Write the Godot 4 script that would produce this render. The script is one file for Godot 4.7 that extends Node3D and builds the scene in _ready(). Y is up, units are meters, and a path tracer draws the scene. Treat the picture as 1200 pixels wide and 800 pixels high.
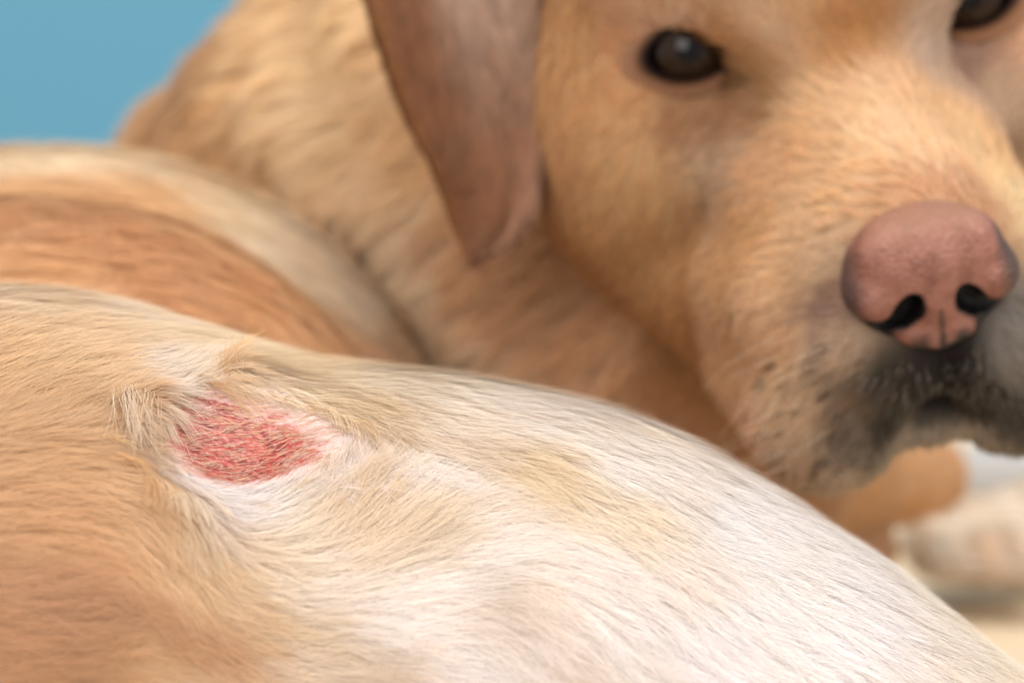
extends Node3D
# A yellow dog lies curled on a pale floor and looks back over its own flank, close up.
# Shapes are worked out in centimetres in an easel frame that leans back by LEAN over the floor (x right, y up, z towards the viewer), then set down on the floor by down().

const LEAN := -0.17453
const EYE_HEIGHT := 0.294
const BASE := Vector3(0.0, 0.0, -0.8)        # where the dog touches the floor

var rng := RandomNumberGenerator.new()
var fine := FastNoiseLite.new()
var broad := FastNoiseLite.new()
var tilt := Basis(Vector3.RIGHT, LEAN)

# the head's own axes: right, up and forward (where the nose points), from a point between the eyes
const HEAD := Vector3(7.90, 7.64, -84.0)
var skull := Basis(Vector3(0.98116, 0.18870, -0.04150), Vector3(-0.15453, 0.89536, 0.41768), Vector3(0.11598, -0.40340, 0.90765))


func down(p: Vector3) -> Vector3:
	return tilt * (p * 0.01) + Vector3(0, EYE_HEIGHT, 0) - BASE


func hd(x: float, y: float, z: float) -> Vector3:
	return HEAD + skull * Vector3(x, y, z)


# ---------------------------------------------------------------- smooth solid forms
class Form:
	var kind := 0          # 0 capsule that tapers, 1 ellipsoid, 2 swelling
	var a := Vector3.ZERO
	var ba := Vector3.ZERO
	var l2 := 1.0
	var ra := 1.0
	var rb := 1.0
	var inv := Basis()
	var r := Vector3.ONE
	var r2 := Vector3.ONE
	var k := 0.5
	var cut := false

	func d(p: Vector3) -> float:
		if kind == 0:
			var pa := p - a
			var h := clampf(pa.dot(ba) / l2, 0.0, 1.0)
			return (pa - ba * h).length() - (ra + (rb - ra) * h)
		var q := inv * (p - a)
		var k0 := (q / r).length()
		var k1 := (q / r2).length()
		if k1 < 1e-6:
			return -minf(r.x, minf(r.y, r.z))
		return k0 * (k0 - 1.0) / k1


class Field:
	var forms: Array[Form] = []
	var swells: Array[Form] = []

	func limb(a: Vector3, ra: float, b: Vector3, rb: float, k := 0.6, cut := false) -> void:
		var f := Form.new()
		f.a = a
		f.ba = b - a
		f.l2 = maxf(f.ba.length_squared(), 1e-6)
		f.ra = ra
		f.rb = rb
		f.k = k
		f.cut = cut
		forms.append(f)

	func ball(c: Vector3, r: Vector3, k := 0.6, turn := Basis(), cut := false) -> void:
		var f := Form.new()
		f.kind = 1
		f.a = c
		f.r = r
		f.r2 = r * r
		f.inv = turn.inverse()
		f.k = k
		f.cut = cut
		forms.append(f)

	func swell(c: Vector3, r: float, height: float) -> void:
		var f := Form.new()
		f.kind = 2
		f.a = c
		f.ra = r
		f.rb = height
		swells.append(f)

	func d(p: Vector3, some: Array[Form], bumps: Array[Form]) -> float:
		var v := 1e6
		for f in some:
			var e := f.d(p)
			if f.cut:
				var h := clampf(0.5 - 0.5 * (v + e) / f.k, 0.0, 1.0)
				v = lerpf(v, -e, h) + f.k * h * (1.0 - h)
			else:
				var h := clampf(0.5 + 0.5 * (e - v) / f.k, 0.0, 1.0)
				v = lerpf(e, v, h) - f.k * h * (1.0 - h)
		for f in bumps:
			var q := (p - f.a).length_squared() / (f.ra * f.ra)
			if q < 6.0:
				v -= f.rb * exp(-q)
		return v

	func near(p: Vector3, reach: float) -> Array:
		var some: Array[Form] = []
		var best := 1e6
		var ds := PackedFloat32Array()
		for f in forms:
			var e := f.d(p)
			ds.append(e)
			if not f.cut:
				best = minf(best, e)
		for i in forms.size():
			if ds[i] < (maxf(best, 0.0) if not forms[i].cut else 0.0) + reach * 2.0 + forms[i].k:
				some.append(forms[i])
		var bumps: Array[Form] = []
		for f in swells:
			if p.distance_to(f.a) < f.ra * 2.5 + reach:
				bumps.append(f)
		return [some, bumps]

	func trace(from: Vector3, dir: Vector3) -> Vector3:
		var t := 50.0
		for i in 240:
			var e := d(from + dir * t, forms, swells)
			t += e * 0.8
			if absf(e) < 0.01 or t > 200.0:
				break
		return from + dir * t

	# surface nets: one vertex in each crossed cell, one quad round each crossed edge
	func skin(lo: Vector3, hi: Vector3, h: float) -> Dictionary:
		var n := Vector3i(((hi - lo) / (h * 4.0)).ceil()) * 4
		var mx := n.x + 1
		var my := n.y + 1
		var mxy := mx * my
		var val := PackedFloat32Array()
		val.resize(mxy * (n.z + 1))
		val.fill(1e9)
		var at := PackedInt32Array()
		at.resize(mxy * (n.z + 1))
		at.fill(-1)
		var verts := PackedVector3Array()
		var norms := PackedVector3Array()
		var cells := PackedInt32Array()
		var band := h * 4.0 * 0.87
		var off := PackedInt32Array([0, 1, mx, mx + 1, mxy, mxy + 1, mxy + mx, mxy + mx + 1])
		var g := PackedFloat32Array()
		g.resize(8)
		for bz in range(0, n.z, 4):
			for by in range(0, n.y, 4):
				for bx in range(0, n.x, 4):
					var c := lo + Vector3(bx + 2, by + 2, bz + 2) * h
					var rough := d(c, forms, swells)
					if absf(rough) > band * 1.5 + 0.3:
						continue
					var sets := near(c, band * 1.3)
					var some: Array[Form] = sets[0]
					var bumps: Array[Form] = sets[1]
					for z in range(bz, bz + 5):
						for y in range(by, by + 5):
							for x in range(bx, bx + 5):
								var i := x + y * mx + z * mxy
								if val[i] > 1e8:
									val[i] = d(lo + Vector3(x, y, z) * h, some, bumps)
					for z in range(bz, bz + 4):
						for y in range(by, by + 4):
							for x in range(bx, bx + 4):
								var i := x + y * mx + z * mxy
								var inside := 0
								for j in 8:
									g[j] = val[i + off[j]]
									if g[j] < 0.0:
										inside += 1
								if inside == 0 or inside == 8:
									continue
								var sum := Vector3.ZERO
								var hits := 0
								for e in 12:
									var ax: int = e >> 2
									var lowc: int = [[0, 2, 4, 6], [0, 1, 4, 5], [0, 1, 2, 3]][ax][e & 3]
									var highc: int = lowc + (1 << ax)
									if (g[lowc] < 0.0) != (g[highc] < 0.0):
										var q := Vector3(lowc & 1, (lowc >> 1) & 1, lowc >> 2)
										q[ax] += g[lowc] / (g[lowc] - g[highc])
										sum += q
										hits += 1
								at[i] = verts.size()
								verts.append(lo + (Vector3(x, y, z) + sum / hits) * h)
								norms.append(Vector3(g[1] + g[3] + g[5] + g[7] - g[0] - g[2] - g[4] - g[6], g[2] + g[3] + g[6] + g[7] - g[0] - g[1] - g[4] - g[5], g[4] + g[5] + g[6] + g[7] - g[0] - g[1] - g[2] - g[3]).normalized())
								cells.append(i)
		var tris := PackedInt32Array()
		var step := [1, mx, mxy]
		for i in cells:
			for ax in 3:
				var s: int = step[ax]
				var u: int = step[(ax + 1) % 3]
				var w: int = step[(ax + 2) % 3]
				if (val[i] < 0.0) == (val[i + s] < 0.0) or i - u - w < 0:
					continue
				var a := at[i]
				var b := at[i - u]
				var c := at[i - u - w]
				var e := at[i - w]
				if a < 0 or b < 0 or c < 0 or e < 0:
					continue
				if val[i] < 0.0:
					tris.append_array(PackedInt32Array([a, c, b, a, e, c]))
				else:
					tris.append_array(PackedInt32Array([a, b, c, a, c, e]))
		return {"v": verts, "n": norms, "t": tris}


# ---------------------------------------------------------------- meshes
func lin(hex: String) -> Color:
	return Color(hex).srgb_to_linear()


# keeps the hue of a colour too bright for a real surface
func tame(c: Color) -> Color:
	var most := maxf(c.r, maxf(c.g, c.b))
	var k := minf(1.0, 0.9 / maxf(most, 0.01))
	return Color(c.r * k, c.g * k, c.b * k)


func to_mesh(s: Dictionary) -> ArrayMesh:
	var a := []
	a.resize(Mesh.ARRAY_MAX)
	face_out(s)
	var v := PackedVector3Array()
	var n := PackedVector3Array()
	var vs: PackedVector3Array = s.v
	var ns: PackedVector3Array = s.n
	v.resize(vs.size())
	n.resize(vs.size())
	for i in vs.size():
		v[i] = down(vs[i])
		n[i] = tilt * ns[i]
	a[Mesh.ARRAY_VERTEX] = v
	a[Mesh.ARRAY_NORMAL] = n
	if s.has("c"):
		a[Mesh.ARRAY_COLOR] = s.c
	a[Mesh.ARRAY_INDEX] = s.t
	var m := ArrayMesh.new()
	m.add_surface_from_arrays(Mesh.PRIMITIVE_TRIANGLES, a)
	return m


# turns each triangle so that its clockwise side is the one its normals point to
func face_out(s: Dictionary) -> void:
	var vs: PackedVector3Array = s.v
	var ns: PackedVector3Array = s.n
	var ts: PackedInt32Array = s.t
	for i in range(0, ts.size(), 3):
		var a := ts[i]
		var b := ts[i + 1]
		var c := ts[i + 2]
		if (vs[c] - vs[a]).cross(vs[b] - vs[a]).dot(ns[a] + ns[b] + ns[c]) < 0.0:
			ts[i + 1] = c
			ts[i + 2] = b
	s.t = ts


func part(called: String, m: Mesh, mat: Material, parent: Node) -> MeshInstance3D:
	var o := MeshInstance3D.new()
	o.name = called
	o.mesh = m
	o.material_override = mat
	parent.add_child(o, true)
	return o


func paint(rough: float, spec := 0.5) -> StandardMaterial3D:
	var m := StandardMaterial3D.new()
	m.vertex_color_use_as_albedo = true
	m.roughness = rough
	m.metallic_specular = spec
	return m


# ---------------------------------------------------------------- coat colours and the lie of the hair
var body := Field.new()
var spots := {"p": PackedVector3Array(), "f": PackedVector3Array(), "c": PackedColorArray(), "l": PackedFloat32Array(), "r": PackedInt32Array()}
var region := 0


# a place on the skin with the colour, lie (degrees clockwise from rightwards) and length of the hair there
func spot(x: float, y: float, lie: float, hex: String, long := -1.0) -> void:
	var p: Vector3 = body.trace(Vector3.ZERO, Vector3(x, y, -1))
	var e := 0.05
	var n := Vector3(body.d(p + Vector3(e, 0, 0), body.forms, body.swells), body.d(p + Vector3(0, e, 0), body.forms, body.swells), body.d(p + Vector3(0, 0, e), body.forms, body.swells)) - Vector3.ONE * body.d(p, body.forms, body.swells)
	n = n.normalized()
	var a := deg_to_rad(lie)
	var f := Vector3(cos(a), -sin(a), 0)
	f.z = clampf(-n.dot(f) / maxf(n.z, 0.2), -2.5, 2.5)
	spots.p.append(p)
	spots.f.append(f.normalized())
	var c := lin(hex)
	var grey := c.get_luminance()
	var pale := smoothstep(0.4, 0.7, grey)
	if region == 0:
		c = Color(c.r, c.g, c.b * (1.0 + 0.09 * pale)) * (1.0 + 0.02 * pale)
	spots.c.append(c.lerp(Color(grey, grey, grey), [0.12, 0.05, 0.05, 0.0, 0.05][region]) * [0.91, 1.03, 1.16, 0.95, 1.25][region])
	spots.l.append(long if long > 0.0 else [1.05, 1.2, 1.7, 0.6, 1.0][region])
	spots.r.append(region)


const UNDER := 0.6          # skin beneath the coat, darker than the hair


func dress(s: Dictionary) -> void:
	var vs: PackedVector3Array = s.v
	var count := vs.size()
	var c := PackedColorArray()
	var f := PackedVector3Array()
	var l := PackedFloat32Array()
	var r := PackedInt32Array()
	c.resize(count)
	f.resize(count)
	l.resize(count)
	r.resize(count)
	var sp: PackedVector3Array = spots.p
	var sf: PackedVector3Array = spots.f
	var sc: PackedColorArray = spots.c
	var sl: PackedFloat32Array = spots.l
	var sr: PackedInt32Array = spots.r
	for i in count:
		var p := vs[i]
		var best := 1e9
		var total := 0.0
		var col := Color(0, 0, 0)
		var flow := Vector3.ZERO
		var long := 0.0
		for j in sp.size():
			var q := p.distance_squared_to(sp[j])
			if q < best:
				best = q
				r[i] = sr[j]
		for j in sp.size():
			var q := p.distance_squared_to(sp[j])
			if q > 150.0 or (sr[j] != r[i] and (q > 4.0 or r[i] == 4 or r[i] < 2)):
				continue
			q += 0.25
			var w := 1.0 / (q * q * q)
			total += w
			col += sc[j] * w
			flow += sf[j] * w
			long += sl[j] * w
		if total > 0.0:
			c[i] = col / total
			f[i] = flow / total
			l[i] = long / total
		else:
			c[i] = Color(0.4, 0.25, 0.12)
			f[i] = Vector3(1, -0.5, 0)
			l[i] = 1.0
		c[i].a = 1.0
	s.c = c
	s.f = f
	s.l = l
	s.r = r


# bare places: centre, radius, softness
var bare: Array = []
var whisker_roots: Array = []


func covered(p: Vector3) -> float:
	var v := 1.0
	for b in bare:
		v = minf(v, clampf((p.distance_to(b[0]) - b[1]) / b[2], 0.0, 1.0))
	return v


# hair over all triangles of one region, in tufts whose tips draw together
func grow(s: Dictionary, which: int, tufts: float, each: int, wide: float, spread: float, lift: float, levels: int, vary: float, gather: float, sway: float, along := 0.0) -> ArrayMesh:
	var vs: PackedVector3Array = s.v
	var ns: PackedVector3Array = s.n
	var cs: PackedColorArray = s.c
	var fs: PackedVector3Array = s.f
	var ls: PackedFloat32Array = s.l
	var rs: PackedInt32Array = s.r
	var ts: PackedInt32Array = s.t
	var pick := PackedInt32Array()
	var upto := PackedFloat32Array()
	var area := 0.0
	for i in range(0, ts.size(), 3):
		var a := ts[i]
		if which >= 0 and rs[a] != which:
			continue
		var p := vs[a]
		if ns[a].dot(-p.normalized()) < (0.02 if which == 0 else -0.3):
			continue
		var x := p.x / -p.z
		var y := p.y / -p.z
		if absf(x) > 0.185 or y > 0.13 or y < -0.125:
			continue
		area += (vs[ts[i + 1]] - p).cross(vs[ts[i + 2]] - p).length() * 0.5
		pick.append(i)
		upto.append(area)
	var count := int(area * tufts)
	var V := PackedVector3Array()
	var N := PackedVector3Array()
	var C := PackedColorArray()
	var T := PackedInt32Array()
	var per := levels * 2 + 1
	V.resize(count * each * per)
	N.resize(count * each * per)
	C.resize(count * each * per)
	T.resize(count * each * (levels * 2 - 1) * 3)
	var nv := 0
	var nt := 0
	for tuft in count:
		var k := upto.bsearch(rng.randf() * area)
		var i := pick[mini(k, pick.size() - 1)]
		var b1 := rng.randf()
		var b2 := rng.randf()
		if b1 + b2 > 1.0:
			b1 = 1.0 - b1
			b2 = 1.0 - b2
		var ia := ts[i]
		var ib := ts[i + 1]
		var ic := ts[i + 2]
		var b0 := 1.0 - b1 - b2
		var p := vs[ia] * b0 + vs[ib] * b1 + vs[ic] * b2
		var thick := covered(p)
		if thick < 1.0 and rng.randf() > thick * 1.2:
			continue
		var n := (ns[ia] * b0 + ns[ib] * b1 + ns[ic] * b2).normalized()
		var f := fs[ia] * b0 + fs[ib] * b1 + fs[ic] * b2
		var col := cs[ia] * b0 + cs[ib] * b1 + cs[ic] * b2
		var long := (ls[ia] * b0 + ls[ib] * b1 + ls[ic] * b2) * (0.45 + 0.55 * thick)
		f = (f - n * f.dot(n)).normalized()
		f = f.rotated(n, fine.get_noise_3dv(p) * sway + rng.randfn(0.0, 0.07))
		var side := n.cross(f)
		var tone := 1.0 + vary * (broad.get_noise_3dv(p) * 0.9 + rng.randfn(0.0, 0.5))
		var warm := broad.get_noise_3d(p.x + 40.0, p.y, p.z) * (0.04 if which == 0 else 0.1) + rng.randfn(0.0, 0.02)
		col = Color(col.r * tone, col.g * tone * (1.0 - warm * 0.6), col.b * tone * (1.0 - warm * 1.6))
		if which == 3:
			for w in whisker_roots:
				if p.distance_squared_to(w) < 0.014:
					col = col * 0.4
					break
		var up := lift * (0.7 + 0.6 * rng.randf()) * maxf(1.0 + 0.9 * fine.get_noise_3d(p.x, p.y + 30.0, p.z), 0.45)
		var bend := rng.randfn(0.0, 0.12)
		var fall := 0.0
		if which >= 0:
			var reach := long * 0.85
			fall = clampf(0.09 + reach * up * 0.4 - body.d(p + f * reach, body.forms, body.swells), -0.5, 0.7) / (reach * reach)
		for hair in each:
			var ang := rng.randf() * TAU
			var rad := sqrt(rng.randf()) * spread
			var ox := cos(ang) * rad
			var L := long * (0.6 + 0.55 * rng.randf())
			var root := p + side * ox + f * (sin(ang) * rad + (rng.randf() - 0.5) * along) - n * (0.04 if which >= 0 else -0.01)
			var hl := up * (0.6 + 0.8 * rng.randf())
			var hb := (bend + rng.randfn(0.0, 0.07)) * L - ox * gather
			var shade := 1.0 + rng.randfn(0.0, 0.09)
			var hc := tame(col * shade)
			if which == 3 and hc.r < 0.12 and rng.randf() < 0.22:
				hc = Color(0.19, 0.16, 0.135)
			var half := wide * (0.35 + 0.3 * rng.randf())
			var base := nv
			var nl := (n - side * 0.55).normalized()
			var nr := (n + side * 0.55).normalized()
			for j in levels + 1:
				var q := float(j) / levels
				var at := root + f * (L * q) + n * (L * hl * (q - q * q) + L * L * fall * q * q) + side * (hb * q * q)
				if j == levels:
					V[nv] = down(at)
					N[nv] = tilt * n
					C[nv] = hc
					nv += 1
				else:
					var w := side * (half * (1.0 - 0.55 * q))
					V[nv] = down(at - w)
					V[nv + 1] = down(at + w)
					N[nv] = tilt * nl
					N[nv + 1] = tilt * nr
					C[nv] = hc
					C[nv + 1] = hc
					nv += 2
			for j in levels - 1:
				var o := base + j * 2
				T[nt] = o
				T[nt + 1] = o + 1
				T[nt + 2] = o + 2
				T[nt + 3] = o + 1
				T[nt + 4] = o + 3
				T[nt + 5] = o + 2
				nt += 6
			var o := base + (levels - 1) * 2
			T[nt] = o
			T[nt + 1] = o + 1
			T[nt + 2] = o + 2
			nt += 3
	V.resize(nv)
	N.resize(nv)
	C.resize(nv)
	T.resize(nt)
	var a := []
	a.resize(Mesh.ARRAY_MAX)
	a[Mesh.ARRAY_VERTEX] = V
	a[Mesh.ARRAY_NORMAL] = N
	a[Mesh.ARRAY_COLOR] = C
	a[Mesh.ARRAY_INDEX] = T
	var m := ArrayMesh.new()
	m.add_surface_from_arrays(Mesh.PRIMITIVE_TRIANGLES, a)
	print("hair ", which, " area ", area, " tris ", nt / 3)
	return m


# a tube through points (easel frame), radius from ra to rb
func tube(s: Dictionary, pts: Array, ra: float, rb: float, col: Color, sides := 6, closed := false) -> void:
	var base: int = s.v.size()
	var m := pts.size()
	for i in m:
		var prev: Vector3 = pts[(i - 1 + m) % m] if closed else pts[maxi(i - 1, 0)]
		var next: Vector3 = pts[(i + 1) % m] if closed else pts[mini(i + 1, m - 1)]
		var t := (next - prev).normalized()
		var u := t.cross(Vector3(0.3, 0.2, 1.0)).normalized()
		var w := t.cross(u)
		var r := lerpf(ra, rb, float(i) / (m - 1))
		for j in sides:
			var q := TAU * j / sides
			var dir := u * cos(q) + w * sin(q)
			s.v.append(pts[i] + dir * r)
			s.n.append(dir)
			s.c.append(col)
	for i in (m if closed else m - 1):
		var i2 := (i + 1) % m
		for j in sides:
			var j2 := (j + 1) % sides
			var a := base + i * sides + j
			var b := base + i * sides + j2
			var c := base + i2 * sides + j
			var d := base + i2 * sides + j2
			s.t.append_array(PackedInt32Array([a, b, c, b, d, c]))


func blank() -> Dictionary:
	return {"v": PackedVector3Array(), "n": PackedVector3Array(), "c": PackedColorArray(), "t": PackedInt32Array()}


func smooth_line(points: Array, count: int) -> Array:
	var c := Curve3D.new()
	for i in points.size():
		var prev: Vector3 = points[maxi(i - 1, 0)]
		var next: Vector3 = points[mini(i + 1, points.size() - 1)]
		c.add_point(points[i], (prev - next) / 6.0, (next - prev) / 6.0)
	var out := []
	var whole := c.get_baked_length()
	for i in count:
		out.append(c.sample_baked(whole * i / (count - 1), true))
	return out


func light_panel(at: Vector3, towards: Vector3, size: Vector2, energy: float, tint: Color) -> void:
	var l := AreaLight3D.new()
	l.name = "soft_light"
	l.area_size = size
	l.area_normalize_energy = false
	l.light_energy = energy
	l.light_color = tint
	l.area_range = 8.0
	l.area_attenuation = 2.0
	l.shadow_enabled = true
	add_child(l, true)
	l.look_at_from_position(at, towards, Vector3(0.1, 1, 0.05).normalized())


func _ready() -> void:
	rng.seed = 11
	fine.seed = 3
	fine.frequency = 0.55
	fine.fractal_octaves = 2
	broad.seed = 8
	broad.frequency = 0.5
	broad.fractal_octaves = 3

	# camera, light and exposure
	var cam := Camera3D.new()
	cam.name = "camera"
	cam.position = Vector3(0, EYE_HEIGHT, 0)
	cam.rotation.x = LEAN
	cam.fov = rad_to_deg(2.0 * atan(0.1))
	cam.near = 0.05
	cam.far = 30.0
	var lens := CameraAttributesPhysical.new()
	lens.frustum_focal_length = 175.0
	lens.frustum_focus_distance = 0.68
	lens.frustum_near = 0.05
	lens.frustum_far = 30.0
	lens.exposure_aperture = 16.5
	cam.attributes = lens
	add_child(cam)
	cam.fov = rad_to_deg(2.0 * atan(0.1))
	cam.current = true

	var env := Environment.new()
	env.background_mode = Environment.BG_COLOR
	env.background_color = Color(0.57, 0.565, 0.56).linear_to_srgb()
	env.tonemap_mode = Environment.TONE_MAPPER_LINEAR
	env.tonemap_exposure = 2.1
	env.sdfgi_enabled = true
	env.ssao_enabled = true
	env.ssil_enabled = true
	var we := WorldEnvironment.new()
	we.name = "world_environment"
	we.environment = env
	add_child(we)

	light_panel(Vector3(0.4, 1.8, -0.55), Vector3(0.05, 0.1, -0.82), Vector2(1.5, 1.1), 1.0, Color(1.0, 0.98, 0.95))
	light_panel(Vector3(-0.55, 0.95, 0.75), Vector3(0.0, 0.12, -0.85), Vector2(0.9, 0.8), 1.15, Color(1.0, 0.985, 0.97))

	room()
	dog()


func room() -> void:
	var wall := MeshInstance3D.new()
	wall.name = "wall"
	var wm := BoxMesh.new()
	wm.size = Vector3(5.0, 2.6, 0.1)
	wall.mesh = wm
	wall.position = Vector3(0, 1.3, -2.15)
	var wmat := StandardMaterial3D.new()
	wmat.albedo_color = Color("568fab")
	wmat.roughness = 0.85
	var bump := FastNoiseLite.new()
	bump.seed = 5
	bump.frequency = 0.03
	var bt := NoiseTexture2D.new()
	bt.noise = bump
	bt.seamless = true
	bt.width = 256
	bt.height = 256
	wmat.heightmap_enabled = false
	wmat.normal_enabled = true
	var nt := NoiseTexture2D.new()
	nt.noise = bump
	nt.seamless = true
	nt.width = 256
	nt.height = 256
	nt.as_normal_map = true
	nt.bump_strength = 1.0
	wmat.normal_texture = nt
	wmat.normal_scale = 0.2
	wmat.uv1_triplanar = true
	wmat.uv1_scale = Vector3(6, 6, 6)
	wall.material_override = wmat
	wall.set_meta("kind", "structure")
	add_child(wall)

	var floor_ := MeshInstance3D.new()
	floor_.name = "floor"
	var fm := BoxMesh.new()
	fm.size = Vector3(5.0, 0.1, 4.2)
	floor_.mesh = fm
	floor_.position = Vector3(0, -0.05, -0.2)
	var fmat := StandardMaterial3D.new()
	fmat.albedo_color = Color("d4bfa2")
	fmat.roughness = 0.9
	fmat.metallic_specular = 0.2
	fmat.normal_enabled = true
	fmat.normal_texture = nt
	fmat.normal_scale = 0.15
	fmat.uv1_triplanar = true
	fmat.uv1_scale = Vector3(9, 9, 9)
	floor_.material_override = fmat
	floor_.set_meta("kind", "structure")
	add_child(floor_)

	cloth()


# a crumpled white cloth behind the paw
func cloth() -> void:
	var s := blank()
	var w := 44
	var h := 26
	var folds := FastNoiseLite.new()
	folds.seed = 21
	folds.frequency = 0.16
	folds.fractal_octaves = 3
	var mid := Vector3(18.73, -5.08, -127.00)
	for side in 2:
		for j in h + 1:
			for i in w + 1:
				var u := float(i) / w
				var v := float(j) / h
				var a := v * PI
				var x := (u - 0.36) * 9.0
				var q := folds.get_noise_2d(x * 2.0, v * 9.0)
				var r := 1.75 + q * 0.7 - (0.12 if side == 1 else 0.0)
				var p := mid + Vector3(x + sin(v * 5.0) * 0.25, -cos(a) * -r * 0.95 - 0.4, sin(a) * r * 0.9)
				s.v.append(p)
				s.n.append(Vector3(0, cos(a), sin(a)) * (1.0 if side == 0 else -1.0))
				var col := lin("d8d4d2") * 0.62
				var blue := Vector2(x + 1.15, (v - 0.58) * 5.0).length()
				var red := Vector2(x - 0.55, (v - 0.62) * 5.0).length()
				col = col.lerp(lin("5a6c92"), smoothstep(0.65, 0.35, blue + q * 0.3))
				col = col.lerp(lin("c0685c"), smoothstep(0.5, 0.3, red + q * 0.3))
				col.a = 1.0
				s.c.append(col)
	var row := w + 1
	for side in 2:
		for j in h:
			for i in w:
				var a := side * row * (h + 1) + j * row + i
				var t := [a, a + 1, a + row, a + 1, a + row + 1, a + row] if side == 0 else [a, a + row, a + 1, a + 1, a + row, a + row + 1]
				s.t.append_array(PackedInt32Array(t))
	var o := part("cloth", to_mesh(s), paint(0.9, 0.3), self)
	o.position = BASE
	o.set_meta("label", "crumpled white cloth with a small blue and a red mark, behind the pale paw")
	o.set_meta("category", "cloth")


func dog() -> void:
	var root := Node3D.new()
	root.name = "dog"
	root.position = BASE
	root.set_meta("label", "yellow dog with a pink nose lying curled up, red sore on its pale flank")
	root.set_meta("category", "dog")
	add_child(root)
	shape_body()
	shape_coat()
	var t0 := Time.get_ticks_msec()
	var s: Dictionary = body.skin(Vector3(-26, -20, -122), Vector3(24, 20, -57), 0.3)
	print("skin ", Time.get_ticks_msec() - t0, " verts ", s.v.size())
	dress(s)
	print("dressed ", Time.get_ticks_msec() - t0)
	var hide := paint(0.75, 0.3)
	var coat: PackedColorArray = s.c
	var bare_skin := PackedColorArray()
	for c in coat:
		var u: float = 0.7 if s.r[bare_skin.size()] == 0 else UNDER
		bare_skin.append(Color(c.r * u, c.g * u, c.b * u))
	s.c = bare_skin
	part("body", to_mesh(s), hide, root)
	s.c = coat
	var hair := paint(0.5, 0.35)
	hair.backlight_enabled = true
	hair.backlight = Color(0.5, 0.5, 0.5).linear_to_srgb()
	var made := [
		["thigh_fur", 0, 42.0, 34, 0.012, 0.085, 0.12, 2, 0.055, 0.25, 0.18, 1.0],
		["back_fur", 1, 12.0, 16, 0.032, 0.16, 0.2, 2, 0.05, 0.3, 0.2, 0.6],
		["neck_fur", 2, 8.0, 26, 0.03, 0.2, 0.42, 2, 0.11, 0.6, 0.25, 0.6],
		["face_fur", 3, 26.0, 14, 0.022, 0.09, 0.16, 2, 0.1, 0.3, 0.25, 0.3],
		["leg_fur", 4, 26.0, 8, 0.035, 0.2, 0.2, 2, 0.06, 0.3, 0.3, 0.3],
	]
	for m in made:
		var o := part(m[0], grow(s, m[1], m[2], m[3], m[4], m[5], m[6], m[7], m[8], m[9], m[10], m[11]), hair, root)
		o.set_meta("kind", "stuff")
	print("haired ", Time.get_ticks_msec() - t0)
	ear(root, hide, hair)
	nose(root)
	eye(root, -1.0)
	eye(root, 1.0)
	sore(root, hair)
	strays(root, hair)
	print("all ", Time.get_ticks_msec() - t0)


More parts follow.
